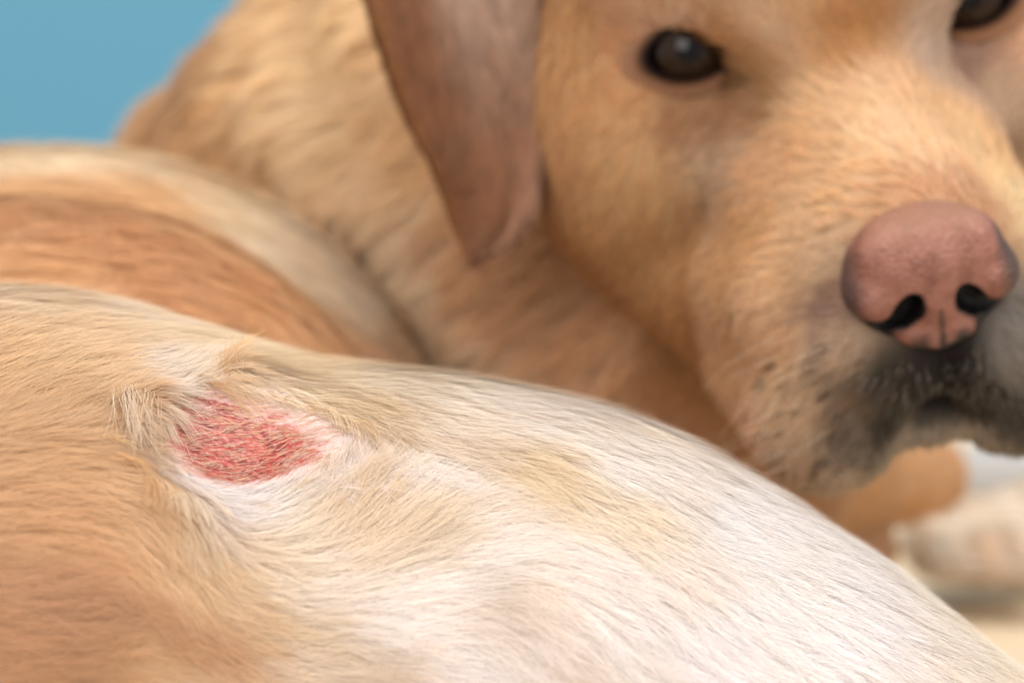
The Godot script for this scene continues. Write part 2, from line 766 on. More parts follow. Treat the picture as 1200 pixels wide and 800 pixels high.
func shape_body() -> void:
	var b := body
	# back, seen end on: the near flank and the shoulder behind it
	b.ball(Vector3(-12.32, -3.52, -88.00), Vector3(9.1, 7.2, 8.0), 0.3)
	b.ball(Vector3(-12.82, -3.80, -95.00), Vector3(11.0, 9.2, 6.5), 0.3)
	# neck and throat
	b.limb(Vector3(-4.16, 5.46, -104.00), 5.7, Vector3(1.00, 11.50, -100.00), 5.7, 0.3)
	b.limb(Vector3(-7.42, 3.85, -110.00), 5.5, Vector3(-4.20, 5.51, -105.00), 5.7, 0.8)
	b.limb(Vector3(-3.96, 3.69, -105.50), 5.7, Vector3(4.00, -0.75, -100.00), 5.3, 2.5)
	b.limb(Vector3(-4.33, 6.68, -99.00), 2.8, Vector3(0.24, 1.58, -97.00), 3.0, 1.0)
	b.limb(Vector3(0.00, 8.24, -97.00), 5.0, Vector3(4.90, -2.94, -98.00), 5.0, 1.2)
	# head
	b.ball(hd(0, 1.5, -4.5), Vector3(6.0, 5.5, 6.5), 1.0, skull)
	for m in [-1.0, 1.0]:
		b.ball(hd(4.5 * m, -3.2, -4.5), Vector3(3.4, 4.6, 5.0), 1.5, skull)
		b.ball(hd(3.3 * m, 1.9, -1.5), Vector3(2.0, 1.2, 1.6), 0.8, skull)
		b.limb(hd(4.0 * m, -6.3, -3.5), 2.4, hd(2.0 * m, -7.2, 3), 1.8, 1.0)
		b.limb(hd(1.6 * m, -3.3, 1.2), 2.1, hd(1.0 * m, -3.5, 6.5), 1.65, 1.0)
	b.limb(hd(0, -1.9, 1.0), 2.2, hd(0, -2.75, 6.7), 1.6, 1.0)
	for m in [-1.0, 1.0]:
		b.limb(hd(1.3 * m, -4.9, 7.75), 1.5, hd(2.35 * m, -7.0, 6.5), 1.8, 0.35)
		b.limb(hd(2.35 * m, -7.0, 6.5), 1.8, hd(2.9 * m, -7.2, 2.6), 1.7, 0.5)
		b.limb(hd(2.2 * m, -4.6, 5.6), 1.9, hd(2.9 * m, -5.4, 2.4), 1.8, 0.8)
	for m in [-1.0, 1.0]:
		b.ball(hd(3.55 * m, 0.0, 0.4), Vector3(1.0, 0.9, 0.95), 0.2, skull, true)
	b.limb(hd(-1.0, -5.0, 7.95), 1.1, hd(1.0, -5.0, 7.95), 1.1, 0.5)
	b.limb(hd(-0.8, -7.3, 6.9), 0.75, hd(0.8, -7.3, 6.9), 0.75, 0.2)
	b.limb(hd(0, -7.4, 6.5), 0.8, hd(0, -7.6, 2), 1.4, 0.4)
	# forelegs and paw
	b.limb(Vector3(6.50, -4.42, -104.00), 2.6, Vector3(13.73, -4.41, -113.00), 1.25, 0.3)
	b.limb(Vector3(6.50, -6.50, -104.00), 1.8, Vector3(11.38, -6.60, -110.00), 1.0, 0.3)
	b.limb(Vector3(14.69, -6.90, -118.00), 1.25, Vector3(19.64, -6.10, -119.00), 1.7, 0.4)
	for i in 3:
		b.limb(Vector3(16.09, -7.02, -117.00) + Vector3(-1.0 + i * 1.1, 0.1 * i, 0.2 * i), 0.85, Vector3(15.89, -7.46, -115.60) + Vector3(-1.1 + i * 1.2, 0.0, 0.3 * i), 0.8, 0.25)
	# hip and thigh, nearest the viewer
	var ridge := [Vector3(-13.96, 1.19, -73.50), Vector3(-9.92, 1.23, -73.50), Vector3(-6.75, 0.33, -73.00), Vector3(-3.26, -0.43, -72.50), Vector3(-0.72, -0.72, -72.00), Vector3(1.80, -1.33, -72.00), Vector3(3.93, -2.13, -71.50), Vector3(6.08, -3.45, -71.50), Vector3(8.16, -4.86, -71.00), Vector3(12.78, -7.99, -71.00)]
	var thick := [9.6, 9.6, 9.3, 9.1, 8.9, 8.7, 8.5, 8.2, 7.8, 7.0]
	for i in 9:
		var ra: float = thick[i]
		var rb: float = thick[i + 1]
		b.limb(ridge[i] - out_of(ridge, i) * (0.28 + ra), ra, ridge[i + 1] - out_of(ridge, i + 1) * (0.28 + rb), rb, 0.3 if i == 0 else 0.8)
	# the fold in front, by the tail
	b.ball(Vector3(-9.73, -6.43, -66.00), Vector3(5.6, 4.6, 4.2), 1.6)
	# the dip of the sore and the ridges of fur round it
	b.swell(Vector3(-5.26, -2.04, -66.80), 1.5, -0.4)
	b.swell(Vector3(-5.86, -0.52, -69.40), 0.6, 0.4)
	b.swell(Vector3(-4.66, -0.83, -69.00), 0.6, 0.22)
	b.swell(Vector3(-7.32, -1.39, -67.80), 0.5, 0.42)
	b.swell(Vector3(-8.00, -1.55, -67.50), 0.45, -0.3)
	b.swell(Vector3(-6.66, -3.13, -65.80), 0.55, 0.3)
	b.swell(Vector3(-6.31, -3.40, -65.40), 0.3, -0.25)
	bare = [
		[body.trace(Vector3.ZERO, Vector3(-0.08, -0.03, -1.00)), 1.4, 0.45], [body.trace(Vector3.ZERO, Vector3(-0.09, -0.02, -1.00)), 0.5, 0.3], [body.trace(Vector3.ZERO, Vector3(-0.06, -0.03, -1.00)), 0.55, 0.6],
		[hd(0, -3.0, 9.2), 1.75, 0.3], [hd(-3.55, 0, 0.4), 0.92, 0.2], [hd(3.55, 0, 0.4), 0.92, 0.2],
	]


# square to a line of points, in its upright plane
func out_of(line: Array, i: int) -> Vector3:
	var t: Vector3 = line[mini(i + 1, line.size() - 1)] - line[maxi(i - 1, 0)]
	return Vector3(-t.y, t.x, 0).normalized()


func shape_coat() -> void:
	region = 0
	spot(-0.1450, 0.0138, 5, "e9cba2")
	spot(-0.1200, 0.0100, 8, "ecd2ac")
	spot(-0.1350, 0.0000, -3, "e6c497")
	spot(-0.0950, 0.0013, 12, "ecd2a8")
	spot(-0.1450, -0.0100, -12, "dfb786")
	spot(-0.1250, -0.0100, -12, "e3be8e")
	spot(-0.1425, -0.0200, -20, "dcb080")
	spot(-0.1250, -0.0225, -30, "d9ae80")
	spot(-0.1175, -0.0175, -38, "d2a87c")
	spot(-0.1100, -0.0100, 10, "efe0cc")
	spot(-0.1087, -0.0187, 75, "e2cbad")
	spot(-0.1050, -0.0262, 80, "dcc09a")
	spot(-0.0963, -0.0100, -20, "e8d4b8")
	spot(-0.0875, -0.0050, -15, "dcb27c")
	spot(-0.0845, -0.0100, 60, "d9b080")
	spot(-0.0750, -0.0100, 25, "ecd6b4")
	spot(-0.0625, -0.0125, 30, "ead2aa")
	spot(-0.0675, -0.0050, 12, "edd2a4")
	spot(-0.0450, -0.0100, 10, "f2dfbe")
	spot(-0.0450, -0.0180, 25, "e8cca2")
	spot(-0.0300, -0.0130, 14, "f2e2c6")
	spot(-0.0100, -0.0170, 18, "f2e4d0")
	spot(-0.0250, -0.0220, 20, "eedcc0")
	spot(-0.0400, -0.0250, 50, "dcc2a0")
	spot(-0.0500, -0.0300, 95, "efe0d6")
	spot(-0.0187, -0.0180, 18, "f2e2c8")
	spot(-0.0200, -0.0300, 22, "e8d2b4")
	spot(-0.0300, -0.0350, 15, "ece0d0")
	spot(0.0000, -0.0350, 25, "e8d0a8")
	spot(0.0050, -0.0225, 20, "f0e2cc")
	spot(0.0300, -0.0350, 28, "f0e4d2")
	spot(0.0250, -0.0475, 33, "ecdabc")
	spot(0.0400, -0.0600, 36, "efe2d0")
	spot(0.0625, -0.0550, 32, "f0e8dc")
	spot(0.0750, -0.0750, 36, "f2ebe0")
	spot(0.1000, -0.0800, 36, "f1e8dc")
	spot(0.1250, -0.0925, 36, "f0e2cc")
	spot(0.1450, -0.0975, 36, "f0e0c4")
	spot(0.0550, -0.0850, 40, "f1e8dd")
	spot(0.0250, -0.0850, 42, "efe5d8")
	spot(0.0100, -0.0650, 20, "efe2d2")
	spot(0.0050, -0.0800, 35, "ede0d0")
	spot(-0.0100, -0.0850, 38, "e9dccb")
	spot(-0.0150, -0.0650, -5, "efe2d0")
	spot(-0.0325, -0.0625, -25, "dcc4a2", 1.3)
	spot(-0.0300, -0.0725, -4, "efe3d2", 1.3)
	spot(-0.0187, -0.0737, 10, "dcc8b0", 1.3)
	spot(-0.0055, -0.0788, 35, "d8c4ae", 1.3)
	spot(0.0112, -0.0875, 42, "dccbb8", 1.2)
	spot(0.0225, -0.0938, 44, "e0d2c2", 1.2)
	spot(-0.0650, -0.0870, 12, "dcc2a0", 1.3)
	spot(-0.0500, -0.0930, 12, "d8c0a4", 1.3)
	spot(-0.0425, -0.0600, -30, "e4cba8")
	spot(-0.0525, -0.0530, -45, "d8ba94", 1.3)
	spot(-0.0375, -0.0475, -40, "e8d6be")
	spot(-0.0675, -0.0525, -10, "e6d0b0")
	spot(-0.0750, -0.0500, 0, "eddfce")
	spot(-0.0875, -0.0450, 20, "f0e6dc")
	spot(-0.0950, -0.0350, 70, "f1e9e0")
	spot(-0.0963, -0.0500, 70, "e0c4a0")
	spot(-0.1025, -0.0475, 60, "deb98c")
	spot(-0.0625, -0.0725, 8, "ecdcc6")
	spot(-0.0450, -0.0850, 10, "ece0d0")
	spot(-0.0750, -0.0650, 25, "e9d2b0")
	spot(-0.0675, -0.0950, 15, "e4cdb0")
	spot(-0.0800, -0.0800, 30, "dfbd92")
	spot(-0.0250, -0.0975, 15, "ebdfd2")
	spot(-0.1400, -0.0325, 5, "dcae7c")
	spot(-0.1250, -0.0375, 15, "e0b484")
	spot(-0.1125, -0.0450, 35, "e0b686")
	spot(-0.1400, -0.0475, 10, "d8a674")
	spot(-0.1225, -0.0550, 45, "ddb080")
	spot(-0.1050, -0.0625, 52, "e2bb8c")
	spot(-0.0925, -0.0625, 45, "e4c294")
	spot(-0.1350, -0.0650, 15, "d09c6a", 1.4)
	spot(-0.1175, -0.0725, 40, "cc986a", 1.5)
	spot(-0.1425, -0.0775, -5, "c49068", 1.5)
	spot(-0.1250, -0.0800, 5, "c08e68", 1.5)
	spot(-0.1050, -0.0825, 30, "cc9a70", 1.4)
	spot(-0.0875, -0.0900, 35, "d6aa80")
	spot(-0.1375, -0.0900, -4, "c8966a", 1.4)
	spot(-0.1200, -0.0938, 8, "dcb384")
	spot(-0.1000, -0.0963, 22, "e2c29c")
	region = 1
	spot(-0.1450, 0.0525, 5, "ead2b0")
	spot(-0.1350, 0.0550, 5, "ead2b0")
	spot(-0.1175, 0.0555, 10, "ead0ac")
	spot(-0.1000, 0.0500, 25, "e6ccaa")
	spot(-0.0700, 0.0325, 40, "e0c8aa")
	spot(-0.0850, 0.0430, 35, "e4cba9")
	spot(-0.0425, 0.0125, 45, "d9c2a6")
	spot(-0.0250, -0.0037, 48, "c9b096")
	spot(-0.0550, 0.0213, 45, "ddc5a8")
	spot(-0.1450, 0.0437, 3, "dcb080")
	spot(-0.1175, 0.0413, 10, "dcb080")
	spot(-0.0950, 0.0325, 25, "d8a878")
	spot(-0.0700, 0.0175, 40, "d6a678")
	spot(-0.0475, -0.0025, 50, "d8ac84")
	spot(-0.1375, 0.0275, 5, "cc986a")
	spot(-0.1125, 0.0250, 12, "c89264")
	spot(-0.0875, 0.0175, 25, "cc986a")
	spot(-0.0625, 0.0025, 35, "d0a074")
	spot(-0.1450, 0.0200, 3, "d2a070")
	region = 2
	spot(-0.1050, 0.0650, 145, "d0a272")
	spot(-0.0925, 0.0775, 145, "bc8c60")
	spot(-0.0825, 0.0925, 145, "ba885a")
	spot(-0.0875, 0.0650, 145, "c69868")
	spot(-0.0750, 0.0725, 150, "e2bc8c")
	spot(-0.0600, 0.0950, 150, "e8c494")
	spot(-0.0500, 0.0725, 160, "f2d6ac", 2.2)
	spot(-0.0650, 0.0625, 150, "e8c89c", 2.2)
	spot(-0.0550, 0.0500, 150, "eaccA2", 2.2)
	spot(-0.0675, 0.0525, 145, "d4ac80")
	spot(-0.0788, 0.0563, 145, "c49668")
	spot(-0.0375, 0.0450, 150, "ecd0ac", 2.2)
	spot(-0.0425, 0.0275, 140, "e6c8a6", 2.2)
	spot(-0.0300, 0.0600, 150, "d8b488")
	spot(-0.0500, 0.0850, 150, "e6c494")
	spot(-0.0250, 0.0175, 140, "e8cca8", 2.2)
	spot(-0.0300, 0.0000, 140, "d8b896")
	spot(-0.0100, 0.0050, 140, "e0c09c")
	spot(0.0050, -0.0050, 140, "dcba96")
	spot(0.0250, -0.0125, 140, "d4ac88")
	spot(-0.0100, 0.0200, 140, "c89c74")
	spot(0.0100, 0.0150, 140, "c49870")
	spot(0.0250, -0.0025, 140, "c89c74")
	spot(0.0400, -0.0200, 140, "b0825a")
	region = 3
	spot(0.0200, 0.0850, 100, "d2a272")
	spot(0.0150, 0.0500, 110, "cc9a6c")
	spot(0.0250, 0.0350, 110, "d0a070")
	spot(0.0400, 0.0500, 120, "d4a878")
	spot(0.0400, 0.0250, 120, "cc9c6c")
	spot(0.0250, 0.0175, 110, "c49060")
	spot(0.0500, 0.0050, 110, "c08a58")
	spot(0.0475, -0.0100, 110, "b07c4c")
	spot(0.0350, 0.0675, 140, "d0a070")
	spot(0.0600, 0.0550, 150, "c8a484")
	spot(0.0500, 0.0675, 120, "b88a66")
	spot(0.0362, 0.0850, 200, "c49068")
	spot(0.0405, 0.0910, 200, "d0a484")
	spot(0.0475, 0.0963, 260, "c8a080")
	spot(0.0638, 0.0862, 200, "b08058")
	spot(0.0655, 0.0770, 180, "4a3020")
	spot(0.0712, 0.0760, 180, "a07850")
	spot(0.0670, 0.0700, 160, "c09470")
	spot(0.0762, 0.0900, 230, "d4b090")
	spot(0.0875, 0.0950, 240, "d0a47a")
	spot(0.0975, 0.0875, 230, "bc8858")
	spot(0.1125, 0.0750, 240, "d8b088")
	spot(0.0900, 0.0700, 220, "d6ac82")
	spot(0.1150, 0.0600, 240, "deb890")
	spot(0.0750, 0.0500, 170, "d6a67c")
	spot(0.0700, 0.0300, 150, "d0a072")
	spot(0.0900, 0.0425, 180, "d8ac80")
	spot(0.1050, 0.0512, 200, "dab086")
	spot(0.1150, 0.0455, 200, "c89870")
	spot(0.1300, 0.0435, 250, "c69874")
	spot(0.1237, 0.0550, 250, "e0b890")
	spot(0.1375, 0.0575, 260, "dcb488")
	spot(0.1475, 0.0450, 300, "dcbc90")
	spot(0.1250, 0.0850, 280, "ccb09a")
	spot(0.1325, 0.0825, 300, "b08c7c")
	spot(0.1425, 0.0725, 320, "c4a488")
	spot(0.1475, 0.0850, 320, "d8ac8c")
	spot(0.0900, 0.0200, 170, "d0ac88")
	spot(0.0935, 0.0138, 170, "907060")
	spot(0.0825, 0.0200, 160, "d8ac82")
	spot(0.0750, 0.0000, 140, "d8aa82")
	spot(0.0650, -0.0125, 120, "dcae84")
	spot(0.0700, -0.0300, 110, "d8aa88")
	spot(0.0825, -0.0175, 130, "d8b490")
	spot(0.0850, -0.0375, 120, "d0ae90")
	spot(0.0963, -0.0050, 140, "b89a80")
	spot(0.1000, -0.0138, 135, "96806c")
	spot(0.1075, -0.0112, 130, "2e2824")
	spot(0.1100, -0.0250, 120, "2c2622", 0.35)
	spot(0.1212, -0.0112, 100, "2a2522")
	spot(0.1280, -0.0080, 90, "120e0c", 0.3)
	spot(0.1280, -0.0138, 90, "120e0c", 0.3)
	spot(0.1013, -0.0300, 120, "8a7a6c", 0.35)
	spot(0.0900, -0.0425, 120, "d0b8a0", 0.3)
	spot(0.1400, -0.0150, 70, "302a26")
	spot(0.1487, -0.0063, 50, "847c76")
	spot(0.1487, -0.0225, 60, "453f3a", 0.3)
	spot(0.1283, -0.0200, 90, "1a1614", 0.2)
	spot(0.1225, -0.0230, 90, "2a2420", 0.2)
	spot(0.1350, -0.0215, 90, "2a2420", 0.2)
	spot(0.1250, -0.0267, 90, "b8a694", 0.25)
	spot(0.1163, -0.0285, 90, "b0a08e", 0.25)
	spot(0.1350, -0.0255, 90, "b8a694", 0.25)
	spot(0.0625, 0.0700, 120, "b88c68")
	spot(0.0730, 0.0830, 220, "b88a60")
	for v: Vector2 in [Vector2(0.0806, 0.0017), Vector2(0.0862, 0.0003), Vector2(0.0940, -0.0014), Vector2(0.0782, -0.0044), Vector2(0.0858, -0.0067), Vector2(0.0915, -0.0059), Vector2(0.0973, -0.0082), Vector2(0.0752, -0.0114), Vector2(0.0823, -0.0111), Vector2(0.0872, -0.0137), Vector2(0.0944, -0.0128), Vector2(0.0752, -0.0182), Vector2(0.0810, -0.0178), Vector2(0.0868, -0.0178), Vector2(0.0919, -0.0183), Vector2(0.0985, -0.0202), Vector2(0.0759, -0.0254), Vector2(0.0815, -0.0252), Vector2(0.0889, -0.0251), Vector2(0.0953, -0.0253), Vector2(0.0794, -0.0312), Vector2(0.0839, -0.0316), Vector2(0.0917, -0.0335), Vector2(0.0836, -0.0357), Vector2(0.0892, -0.0374)]:
		whisker_roots.append(body.trace(Vector3.ZERO, Vector3(v.x, v.y, -1)))
	region = 4
	spot(0.1155, -0.0405, 20, "c4986c")
	spot(0.1250, -0.0387, 20, "c4986c")
	spot(0.1062, -0.0470, 20, "b88c60")
	spot(0.1150, -0.0475, 20, "b88658")
	spot(0.1037, -0.0500, 20, "b08052")
	spot(0.0938, -0.0500, 20, "a87c54")
	spot(0.1013, -0.0563, 20, "a07654")
	spot(0.1075, -0.0580, 20, "a88060")
	spot(0.1300, -0.0525, 20, "f6e6d2")
	spot(0.1450, -0.0488, 20, "f6e8d6")
	spot(0.1250, -0.0600, 20, "f0dfcb")
	spot(0.1375, -0.0575, 20, "e0c8ae")
	spot(0.1450, -0.0650, 20, "eedece")
	spot(0.1187, -0.0587, 20, "e8d6c2")
	# the chest, between the lip and the flank
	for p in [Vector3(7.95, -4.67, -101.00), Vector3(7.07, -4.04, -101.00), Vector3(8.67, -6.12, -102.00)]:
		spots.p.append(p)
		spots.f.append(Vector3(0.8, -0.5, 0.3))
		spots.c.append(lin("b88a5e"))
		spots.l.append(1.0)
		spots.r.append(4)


func ear(root: Node3D, hide: Material, hair: Material) -> void:
	var left := smooth_line([Vector3(-3.83, 13.28, -90.00), Vector3(-4.12, 10.29, -89.50), Vector3(-3.87, 8.90, -89.00), Vector3(-3.48, 7.53, -88.60), Vector3(-2.87, 5.95, -88.20), Vector3(-2.13, 4.50, -87.80), Vector3(-1.60, 3.28, -87.40), Vector3(-1.31, 2.57, -87.10), Vector3(-1.02, 2.24, -87.00)], 40)
	var right := smooth_line([Vector3(0.89, 13.13, -89.00), Vector3(0.92, 10.12, -88.00), Vector3(0.99, 8.76, -87.60), Vector3(1.00, 6.98, -87.20), Vector3(0.98, 5.44, -87.00), Vector3(0.89, 4.34, -86.80), Vector3(0.65, 3.34, -86.80), Vector3(0.13, 2.56, -86.90), Vector3(-0.70, 2.17, -87.00)], 40)
	var s := blank()
	s.f = PackedVector3Array()
	s.l = PackedFloat32Array()
	s.r = PackedInt32Array()
	var around := 28
	for i in 40:
		var v := i / 39.0
		for j in around:
			var q := float(j) / around * 2.0            # 0..1 front, 1..2 back
			var u := q if q <= 1.0 else 2.0 - q
			var a: Vector3 = left[i]
			var b: Vector3 = right[i]
			var p := a.lerp(b, u)
			var wide := a.distance_to(b)
			var swell := sin(u * PI) * wide * 0.2 * (1.0 - 0.35 * v)
			swell += exp(-pow((u - 0.9) / 0.09, 2.0)) * 0.22 * smoothstep(0.15, 0.4, v)          # the rolled rim
			swell -= exp(-pow((u - 0.72) / 0.12, 2.0)) * 0.18 * smoothstep(0.1, 0.6, v)
			var half := 0.17 * sqrt(maxf(sin(u * PI), 0.0)) + 0.02
			p.z += swell + (half if q <= 1.0 else -half)
			s.v.append(p)
			s.n.append(Vector3.ZERO)
			var col := lin("8e6043").lerp(lin("ac8c78"), smoothstep(0.25, 0.55, u) * smoothstep(0.75, 0.3, v))
			col = col.lerp(lin("b58468"), smoothstep(0.6, 0.85, u) * smoothstep(0.55, 0.85, v))
			col = col.lerp(lin("a9744a"), smoothstep(0.16, 0.04, u))
			col = col.lerp(lin("b08a70"), smoothstep(0.86, 0.95, u) * 0.7)
			col = col * 0.86
			col.a = 1.0
			s.c.append(col)
			s.f.append((left[mini(i + 1, 39)] - left[maxi(i - 1, 0)]).lerp(right[mini(i + 1, 39)] - right[maxi(i - 1, 0)], u).normalized())
			s.l.append(0.85 if q <= 1.0 else 0.5)
			s.r.append(0)
	for i in 39:
		for j in around:
			var j2 := (j + 1) % around
			var a := i * around + j
			var b := i * around + j2
			s.t.append_array(PackedInt32Array([a, b, a + around, b, b + around, a + around]))
	soften(s)
	var e := part("ear", to_mesh(s), hide, root)
	var o := part("fur", grow(s, -1, 44.0, 12, 0.024, 0.1, 0.28, 2, 0.24, 0.4, 0.35, 0.4), hair, e)
	o.set_meta("kind", "stuff")


# normals from the triangles, clockwise fronts
func soften(s: Dictionary) -> void:
	var ns: PackedVector3Array = s.n
	var vs: PackedVector3Array = s.v
	var ts: PackedInt32Array = s.t
	ns.fill(Vector3.ZERO)
	for i in range(0, ts.size(), 3):
		var f := (vs[ts[i + 2]] - vs[ts[i]]).cross(vs[ts[i + 1]] - vs[ts[i]])
		for j in 3:
			ns[ts[i + j]] += f
	for i in ns.size():
		ns[i] = ns[i].normalized()
	s.n = ns


# the nose sits a little broader than the head's own measure
func nd(x: float, y: float, z: float) -> Vector3:
	return hd(x * 1.05 + 0.1, y, z)


func nose(root: Node3D) -> void:
	var f := Field.new()
	f.ball(nd(0, -2.95, 8.2), Vector3(1.9, 1.5, 1.5), 0.3, skull)
	f.ball(nd(0, -3.75, 8.35), Vector3(1.75, 0.85, 1.05), 0.15, skull)
	f.limb(nd(-0.75, -2.45, 8.75), 0.95, nd(0.75, -2.45, 8.75), 0.95, 0.3)
	for m in [-1.0, 1.0]:
		f.ball(nd(1.3 * m, -3.05, 8.75), Vector3(0.68, 0.66, 0.95), 0.2, skull)
		f.ball(nd(0.42 * m, -4.1, 9.0), Vector3(0.5, 0.4, 0.45), 0.15, skull)
	f.limb(nd(0, -2.6, 9.15), 0.62, nd(0, -4.2, 9.05), 0.42, 0.3)
	var dark := Field.new()
	# nostrils: a round hole by the middle that runs out in a slit under the wing
	var path := [Vector3(0.58, -3.1, 0.18), Vector3(0.68, -3.36, 0.3), Vector3(0.88, -3.62, 0.24), Vector3(1.18, -3.76, 0.16), Vector3(1.52, -3.72, 0.12), Vector3(1.8, -3.44, 0.08)]
	for m in [-1.0, 1.0]:
		for i in 5:
			for j in 3:
				var q: Vector3 = path[i].lerp(path[i + 1], j / 3.0)
				dark.limb(nd(q.x * m, q.y, 10.2), q.z * 1.1, nd(q.x * m * 0.95, q.y, 9.0), q.z, 0.1)
	dark.limb(nd(0, -3.45, 9.74), 0.03, nd(0, -4.8, 9.42), 0.09, 0.05)
	for c in dark.forms:
		c.cut = true
		c.k = 0.06
		f.forms.append(c)
	var s: Dictionary = f.skin(hd(0, -3, 8.6) - Vector3(2.6, 2.6, 2.6), hd(0, -3, 8.6) + Vector3(2.6, 2.6, 2.6), 0.075)
	s.c = PackedColorArray()
	var groove: Form = dark.forms[-1]
	var holes: Array[Form] = dark.forms.slice(0, -1)
	for c in dark.forms:
		c.cut = false
	for i in s.v.size():
		var p: Vector3 = s.v[i]
		var q := skull.inverse() * (p - HEAD)
		var col := lin("aa7262")
		col = col.lerp(lin("925c4b"), clampf(broad.get_noise_3dv(p * 3.0) * 1.8 + 0.35, 0.0, 1.0))
		col = col.lerp(lin("ad7b62"), smoothstep(-1.95, -1.45, q.y) * 0.8)
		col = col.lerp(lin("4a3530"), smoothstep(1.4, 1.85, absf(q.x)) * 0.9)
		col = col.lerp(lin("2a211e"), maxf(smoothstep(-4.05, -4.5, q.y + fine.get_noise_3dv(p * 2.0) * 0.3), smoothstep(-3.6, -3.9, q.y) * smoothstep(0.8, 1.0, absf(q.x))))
		var slit: float = dark.d(p, holes, dark.swells)
		col = col.lerp(lin("0d0a0a"), smoothstep(0.1, 0.0, slit))
		col = col.lerp(lin("0d0a0a"), smoothstep(0.07, 0.01, groove.d(p)) * 0.9)
		col.a = 1.0
		s.c.append(col * 0.62)
	var m := paint(0.5, 0.45)
	m.normal_enabled = true
	var grain := FastNoiseLite.new()
	grain.noise_type = FastNoiseLite.TYPE_CELLULAR
	grain.seed = 4
	grain.frequency = 0.09
	var nt := NoiseTexture2D.new()
	nt.noise = grain
	nt.seamless = true
	nt.width = 256
	nt.height = 256
	nt.as_normal_map = true
	nt.bump_strength = 6.0
	m.normal_texture = nt
	m.normal_scale = 1.6
	m.uv1_triplanar = true
	m.uv1_scale = Vector3(42, 42, 42)
	m.subsurf_scatter_enabled = true
	m.subsurf_scatter_strength = 0.1
	part("nose", to_mesh(s), m, root)


func eye(root: Node3D, m: float) -> void:
	var c := hd(3.55 * m, 0.0, -0.4)
	var look := (-c).normalized()
	var right := (skull.x - look * skull.x.dot(look)).normalized()
	var up := look.cross(right)
	var s := blank()
	var rings := 40
	var around := 40
	for i in rings + 1:
		var a := PI * i / rings
		for j in around:
			var q := TAU * j / around
			var n := look * cos(a) + (right * cos(q) + up * sin(q)) * sin(a)
			var bulge := 1.12 + 0.06 * exp(-pow(a / 0.4, 2.0))
			s.v.append(c + n * bulge)
			s.n.append(n)
			var col := lin("060505")
			col = col.lerp(lin("22170f"), smoothstep(0.2, 0.3, a) * smoothstep(0.84, 0.7, a))
			col = col.lerp(lin("1c1511"), smoothstep(0.88, 0.95, a))
			col.a = 1.0
			s.c.append(col)
	for i in rings:
		for j in around:
			var j2 := (j + 1) % around
			var a := i * around + j
			var b := i * around + j2
			s.t.append_array(PackedInt32Array([a, a + around, b, b, a + around, b + around]))
	var mat := paint(0.06, 0.28)
	part("eye", to_mesh(s), mat, root)
	# the lids: a dark wet edge, drawn out to the corner by the nose, that widens into brown skin
	var lid := blank()
	var steps := 56
	var rows := [[1.0, 1.13, "0c0908"], [1.04, 1.21, "120d0b"], [1.14, 1.22, "1a120e"], [1.26, 1.2, "4e3626"], [1.45, 1.14, "84604a"], [1.8, 0.85, "946e54"]]
	for row in rows:
		for i in steps:
			var q := TAU * i / steps
			var x := cos(q) * 0.92
			var y := sin(q) * (0.64 if sin(q) > 0.0 else 0.6)
			var inner := smoothstep(0.5, 1.0, -cos(q) * m)
			var outer := smoothstep(0.75, 1.0, cos(q) * m)
			x -= m * inner * 0.36
			x += m * outer * 0.06
			y -= inner * 0.18
			var k: float = row[0]
			var fade := inner * 0.25
			x *= k
			y *= k
			var far := minf(sqrt(x * x + y * y), 1.45)
			var z: float = row[1] - far * far * 0.42 - fade
			lid.v.append(c + right * x + up * y + look * z)
			lid.n.append((look + (right * x + up * y) * 0.6).normalized())
			var col := lin(row[2]) * 0.9
			if k > 1.2:
				col = col.lerp(lin("2a1c14"), inner * (0.9 if k < 1.6 else 0.5))
			col.a = 1.0
			lid.c.append(col)
	for j in rows.size() - 1:
		for i in steps:
			var i2 := (i + 1) % steps
			var a := j * steps + i
			var b := j * steps + i2
			lid.t.append_array(PackedInt32Array([a, b, a + steps, b, b + steps, a + steps]))
	part("eyelid", to_mesh(lid), paint(0.6, 0.2), root)


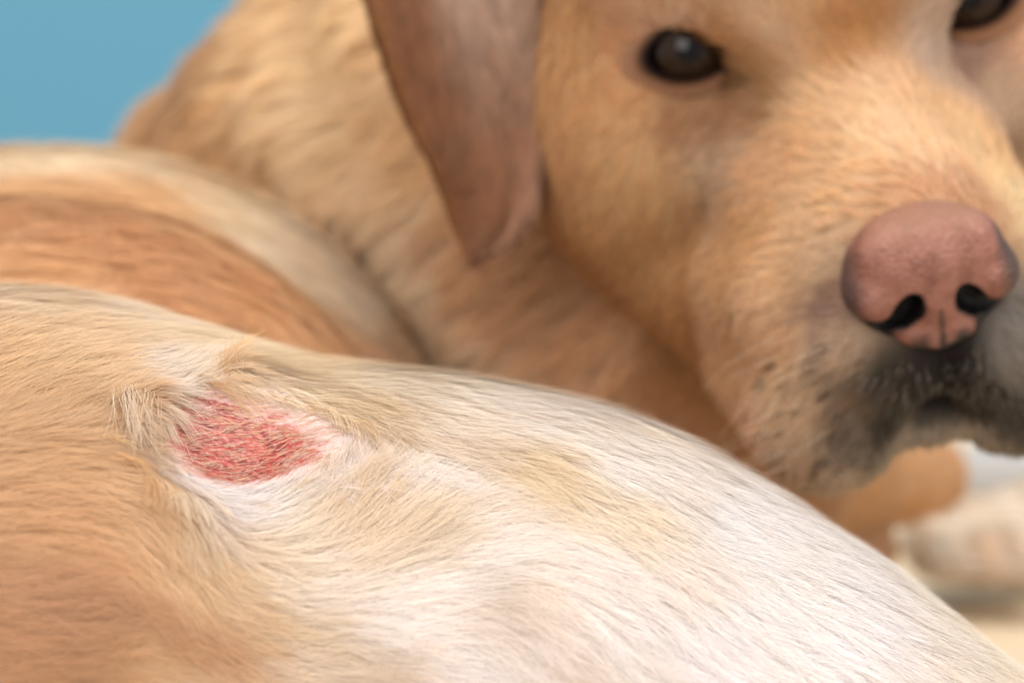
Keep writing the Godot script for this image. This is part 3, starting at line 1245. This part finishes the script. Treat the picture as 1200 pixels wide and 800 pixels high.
# the raw patch of skin, the pale bald ring round it and the stubble on it
func sore(root: Node3D, hair: Material) -> void:
	var s := blank()
	s.f = PackedVector3Array()
	s.l = PackedFloat32Array()
	s.r = PackedInt32Array()
	var nu := 170
	var nv := 110
	var mott := FastNoiseLite.new()
	mott.seed = 31
	mott.frequency = 3.2
	mott.fractal_octaves = 3
	var mid: Vector3 = body.trace(Vector3.ZERO, Vector3(-0.08, -0.03, -1.00))
	var e := 0.04
	var n0 := normal_at(mid)
	var ax := (Vector3.RIGHT - n0 * n0.x).normalized()
	var ay := n0.cross(ax)
	var edge_of := PackedVector2Array([Vector2(-2.02, 0.97), Vector2(-1.05, 1.23), Vector2(0.13, 0.90), Vector2(1.00, 0.41), Vector2(1.45, -0.30), Vector2(1.00, -1.10), Vector2(0.22, -1.73), Vector2(-0.56, -1.57), Vector2(-1.15, -0.81), Vector2(-1.59, 0.05)])
	for j in nv + 1:
		for i in nu + 1:
			var x := (float(i) / nu - 0.46) * 5.2
			var y := (float(j) / nv - 0.5) * 4.4
			var p := mid + ax * x + ay * y + n0 * 0.6
			for step in 6:
				p -= n0 * body.d(p, body.forms, body.swells) * 0.9
			var n := normal_at(p)
			var at := Vector2(x, y)
			var away := 1e9
			for k in edge_of.size():
				away = minf(away, at.distance_to(Geometry2D.get_closest_point_to_segment(at, edge_of[k], edge_of[(k + 1) % edge_of.size()])))
			if Geometry2D.is_point_in_polygon(at, edge_of):
				away = -away
			var patch := mott.get_noise_2d(x * 0.5, y * 1.1)
			var small := mott.get_noise_2d(x * 1.5 + 20.0, y * 4.5 + 9.0)
			var red := smoothstep(0.2, -0.16, away + patch * 0.5 + small * 0.45)
			var skin := lin("e6d4cb").lerp(lin("dcb0aa"), smoothstep(0.9, 0.0, away + patch * 0.4))
			var flesh := lin("bc4a3c").lerp(lin("84140f"), smoothstep(-0.05, 0.35, small * 0.9 + patch * 0.6 + smoothstep(0.3, 1.1, y) * 0.4))  # deeper red towards the top: dried blood, with the rim's shade painted in
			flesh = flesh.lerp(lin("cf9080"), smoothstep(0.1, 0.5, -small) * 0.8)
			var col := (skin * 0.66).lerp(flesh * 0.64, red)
			col.a = 1.0
			var edge := smoothstep(1.0, 0.9, Vector2((x + 0.02) / 2.25, (y + 0.1) / 1.9).length())
			s.v.append(p + n * (0.03 * edge - 0.4 * (1.0 - edge) + 0.02 * small * red))
			s.n.append(n)
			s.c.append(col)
			s.f.append(ax.rotated(n, 0.15 + patch * 0.7))
			s.l.append(0.4)
			s.r.append(0)
	var row := nu + 1
	for j in nv:
		for i in nu:
			var a := j * row + i
			s.t.append_array(PackedInt32Array([a, a + row, a + 1, a + 1, a + row, a + row + 1]))
	soften(s)
	var skin := paint(0.42, 0.5)
	skin.subsurf_scatter_enabled = true
	skin.subsurf_scatter_strength = 0.04
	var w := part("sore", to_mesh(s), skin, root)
	w.set_meta("label", "raw red sore with stubble and a pale pink rim")
	# stubble
	var keep := bare
	bare = []
	var st := s.duplicate()
	var cc := PackedColorArray()
	for i in s.v.size():
		cc.append(Color(0.62, 0.40, 0.28))
	st.c = cc
	var o := part("stubble", grow(st, -1, 54.0, 2, 0.012, 0.1, 0.3, 2, 0.15, 0.2, 0.5, 0.15), hair, w)
	o.set_meta("kind", "stuff")
	bare = keep


# a lock of loose hair: rooted on the skin, bent through two offsets
func lock(s: Dictionary, x: float, y: float, mid: Vector3, tip: Vector3, hairs: int, wide: float, open: float, hex: String) -> void:
	var root: Vector3 = body.trace(Vector3.ZERO, Vector3(x, y, -1))
	var n := normal_at(root)
	var ax := (Vector3.RIGHT - n * n.x).normalized()
	var ay := n.cross(ax) / maxf(n.z, 0.45)
	mid = ax * mid.x + ay * mid.y + n * mid.z
	tip = ax * tip.x + ay * tip.y + n * tip.z
	for i in hairs:
		var o := Vector3(rng.randfn(0.0, wide), rng.randfn(0.0, wide * 0.6), 0)
		o -= n * o.dot(n)
		var long := 0.65 + 0.45 * rng.randf()
		var a := root + o - n * 0.05
		var b := a + mid * long + Vector3(rng.randfn(0.0, open), rng.randfn(0.0, open), rng.randfn(0.0, open)) * 0.4
		var c := a + tip * long + Vector3(rng.randfn(0.0, open), rng.randfn(0.0, open), rng.randfn(0.0, open)) - o * 0.4
		var tone := 0.92 * (1.0 + rng.randfn(0.0, 0.1))
		var col := lin(hex) * tone
		col = tame(Color(col.r * 1.3, col.g * 1.22, col.b * 1.15))
		var pts := []
		for j in 7:
			var q := j / 6.0
			pts.append(a.lerp(b, q).lerp(b.lerp(c, q), q))
		tube(s, pts, 0.0075, 0.002, col, 3)


func strays(root: Node3D, hair: Material) -> void:
	var s := blank()
	lock(s, -0.0845, -0.0105, Vector3(0.05, 0.35, 0.2), Vector3(0.12, 0.62, 0.3), 12, 0.14, 0.16, "d2ae80")
	lock(s, -0.0825, -0.0095, Vector3(0.0, 0.3, 0.25), Vector3(0.05, 0.5, 0.4), 12, 0.14, 0.16, "d2ae80")
	lock(s, -0.0880, -0.0060, Vector3(0.4, 0.25, 0.1), Vector3(1.0, 0.5, 0.15), 12, 0.1, 0.08, "e2c698")
	lock(s, -0.0862, -0.0050, Vector3(0.35, 0.22, 0.1), Vector3(0.85, 0.36, 0.1), 8, 0.1, 0.06, "e2c698")
	lock(s, -0.0938, -0.0095, Vector3(0.25, -0.1, 0.2), Vector3(0.55, -0.3, 0.3), 30, 0.16, 0.1, "ecdcc4")
	lock(s, -0.0887, -0.0115, Vector3(0.2, -0.15, 0.25), Vector3(0.4, -0.42, 0.35), 30, 0.16, 0.1, "c8a884")
	lock(s, -0.0788, -0.0130, Vector3(0.3, -0.12, 0.2), Vector3(0.6, -0.4, 0.25), 34, 0.18, 0.08, "f0e2cc")
	lock(s, -0.0712, -0.0160, Vector3(0.35, -0.1, 0.2), Vector3(0.7, -0.35, 0.2), 34, 0.18, 0.08, "f0e2cc")
	lock(s, -0.0638, -0.0180, Vector3(0.35, -0.08, 0.2), Vector3(0.7, -0.35, 0.2), 30, 0.16, 0.08, "e6cfac")
	lock(s, -0.0570, -0.0195, Vector3(0.35, -0.02, 0.25), Vector3(0.5, -0.6, 0.3), 16, 0.06, 0.05, "f0dcbc")
	lock(s, -0.0520, -0.0215, Vector3(0.35, -0.05, 0.25), Vector3(0.45, -0.6, 0.3), 14, 0.06, 0.05, "ecd6b4")
	lock(s, -0.0470, -0.0225, Vector3(0.35, -0.1, 0.2), Vector3(0.5, -0.6, 0.2), 20, 0.1, 0.07, "dcc09c")
	lock(s, -0.1148, -0.0110, Vector3(0.29, -0.72, 0.3), Vector3(0.71, -1.67, 0.35), 23, 0.15, 0.2, "ecdcc6")
	lock(s, -0.1118, -0.0115, Vector3(0.22, -0.72, 0.35), Vector3(0.56, -1.74, 0.4), 28, 0.15, 0.2, "f0e2d0")
	lock(s, -0.1092, -0.0125, Vector3(0.14, -0.65, 0.35), Vector3(0.39, -1.59, 0.4), 25, 0.15, 0.2, "e6d2b6")
	lock(s, -0.1072, -0.0140, Vector3(0.12, -0.58, 0.3), Vector3(0.27, -1.45, 0.35), 21, 0.15, 0.2, "dcc4a4")
	lock(s, -0.1172, -0.0138, Vector3(0.07, -0.65, 0.2), Vector3(0.32, -1.45, 0.25), 18, 0.15, 0.2, "c09068")
	lock(s, -0.1202, -0.0175, Vector3(0.1, -0.35, 0.2), Vector3(0.40, -0.8, 0.25), 16, 0.15, 0.2, "b88a64")
	lock(s, -0.0988, -0.0245, Vector3(0.15, -0.5, 0.15), Vector3(0.45, -1.1, 0.15), 34, 0.1, 0.07, "f0e4d6")
	lock(s, -0.0955, -0.0262, Vector3(0.15, -0.5, 0.15), Vector3(0.4, -1.0, 0.15), 30, 0.08, 0.06, "f2e8dc")
	lock(s, -0.1025, -0.0400, Vector3(0.1, -0.3, 0.3), Vector3(0.25, -0.75, 0.35), 34, 0.12, 0.1, "e8d0ae")
	lock(s, -0.0988, -0.0415, Vector3(0.15, -0.3, 0.3), Vector3(0.38, -0.75, 0.3), 34, 0.12, 0.1, "f0e2cc")
	lock(s, -0.0945, -0.0430, Vector3(0.18, -0.28, 0.25), Vector3(0.45, -0.65, 0.25), 30, 0.12, 0.1, "f0e4d4")
	lock(s, -0.1062, -0.0390, Vector3(0.05, -0.3, 0.3), Vector3(0.12, -0.7, 0.35), 24, 0.1, 0.1, "d8b486")
	lock(s, -0.0900, -0.0450, Vector3(0.3, -0.15, 0.2), Vector3(0.7, -0.35, 0.2), 30, 0.14, 0.08, "f2e8da")
	lock(s, -0.0775, -0.0470, Vector3(0.3, -0.1, 0.2), Vector3(0.7, -0.12, 0.2), 30, 0.16, 0.08, "f2e8da")
	lock(s, -0.0675, -0.0455, Vector3(0.25, 0.05, 0.25), Vector3(0.6, 0.15, 0.25), 30, 0.16, 0.08, "f0e4d2")
	lock(s, -0.0563, -0.0420, Vector3(0.1, 0.2, 0.25), Vector3(0.25, 0.5, 0.2), 30, 0.16, 0.08, "f0e4d2")
	lock(s, -0.0500, -0.0380, Vector3(0.05, 0.2, 0.25), Vector3(0.2, 0.5, 0.2), 30, 0.16, 0.08, "ece0d0")
	lock(s, -0.1225, -0.0280, Vector3(0.4, -0.02, 0.25), Vector3(0.85, -0.2, 0.25), 24, 0.14, 0.08, "e6cca2")
	lock(s, -0.1187, -0.0325, Vector3(0.35, -0.1, 0.25), Vector3(0.8, -0.3, 0.25), 24, 0.14, 0.08, "dcb888")
	var o := part("loose_hair", to_mesh(s), hair, root)
	o.set_meta("kind", "stuff")
	var w := blank()
	lock(w, 0.0806, 0.0017, Vector3(-0.81, -0.18, 0.63), Vector3(-1.81, -1.10, 0.54), 1, 0.02, 0.1, "e8d8c4")
	lock(w, 0.0940, -0.0014, Vector3(-1.16, -0.26, 0.90), Vector3(-2.57, -1.49, 0.77), 1, 0.02, 0.1, "e8d8c4")
	lock(w, 0.0782, -0.0044, Vector3(-0.87, -0.19, 0.68), Vector3(-1.93, -1.16, 0.58), 1, 0.02, 0.1, "e8d8c4")
	lock(w, 0.0915, -0.0059, Vector3(-1.24, -0.28, 0.96), Vector3(-2.75, -1.58, 0.83), 1, 0.02, 0.1, "e8d8c4")
	lock(w, 0.0868, -0.0178, Vector3(-1.41, -0.31, 1.09), Vector3(-3.13, -1.76, 0.94), 1, 0.02, 0.1, "e8d8c4")
	lock(w, 0.0759, -0.0254, Vector3(-1.05, -0.23, 0.81), Vector3(-2.33, -1.36, 0.70), 1, 0.02, 0.1, "e8d8c4")
	lock(w, 0.0815, -0.0252, Vector3(-1.00, -0.22, 0.77), Vector3(-2.21, -1.31, 0.66), 1, 0.02, 0.1, "e8d8c4")
	lock(w, 0.0953, -0.0253, Vector3(-0.88, -0.20, 0.69), Vector3(-1.96, -1.18, 0.59), 1, 0.02, 0.1, "e8d8c4")
	lock(w, 0.0794, -0.0312, Vector3(-0.97, -0.22, 0.76), Vector3(-2.16, -1.28, 0.65), 1, 0.02, 0.1, "e8d8c4")
	lock(w, 0.0839, -0.0316, Vector3(-1.30, -0.29, 1.01), Vector3(-2.89, -1.65, 0.87), 1, 0.02, 0.1, "e8d8c4")
	lock(w, 0.0836, -0.0357, Vector3(-1.54, -0.34, 1.20), Vector3(-3.43, -1.92, 1.03), 1, 0.02, 0.1, "e8d8c4")
	var k := part("whiskers", to_mesh(w), hair, root)
	k.set_meta("kind", "stuff")


func normal_at(p: Vector3) -> Vector3:
	var e := 0.04
	var d0: float = body.d(p, body.forms, body.swells)
	return Vector3(body.d(p + Vector3(e, 0, 0), body.forms, body.swells) - d0, body.d(p + Vector3(0, e, 0), body.forms, body.swells) - d0, body.d(p + Vector3(0, 0, e), body.forms, body.swells) - d0).normalized()
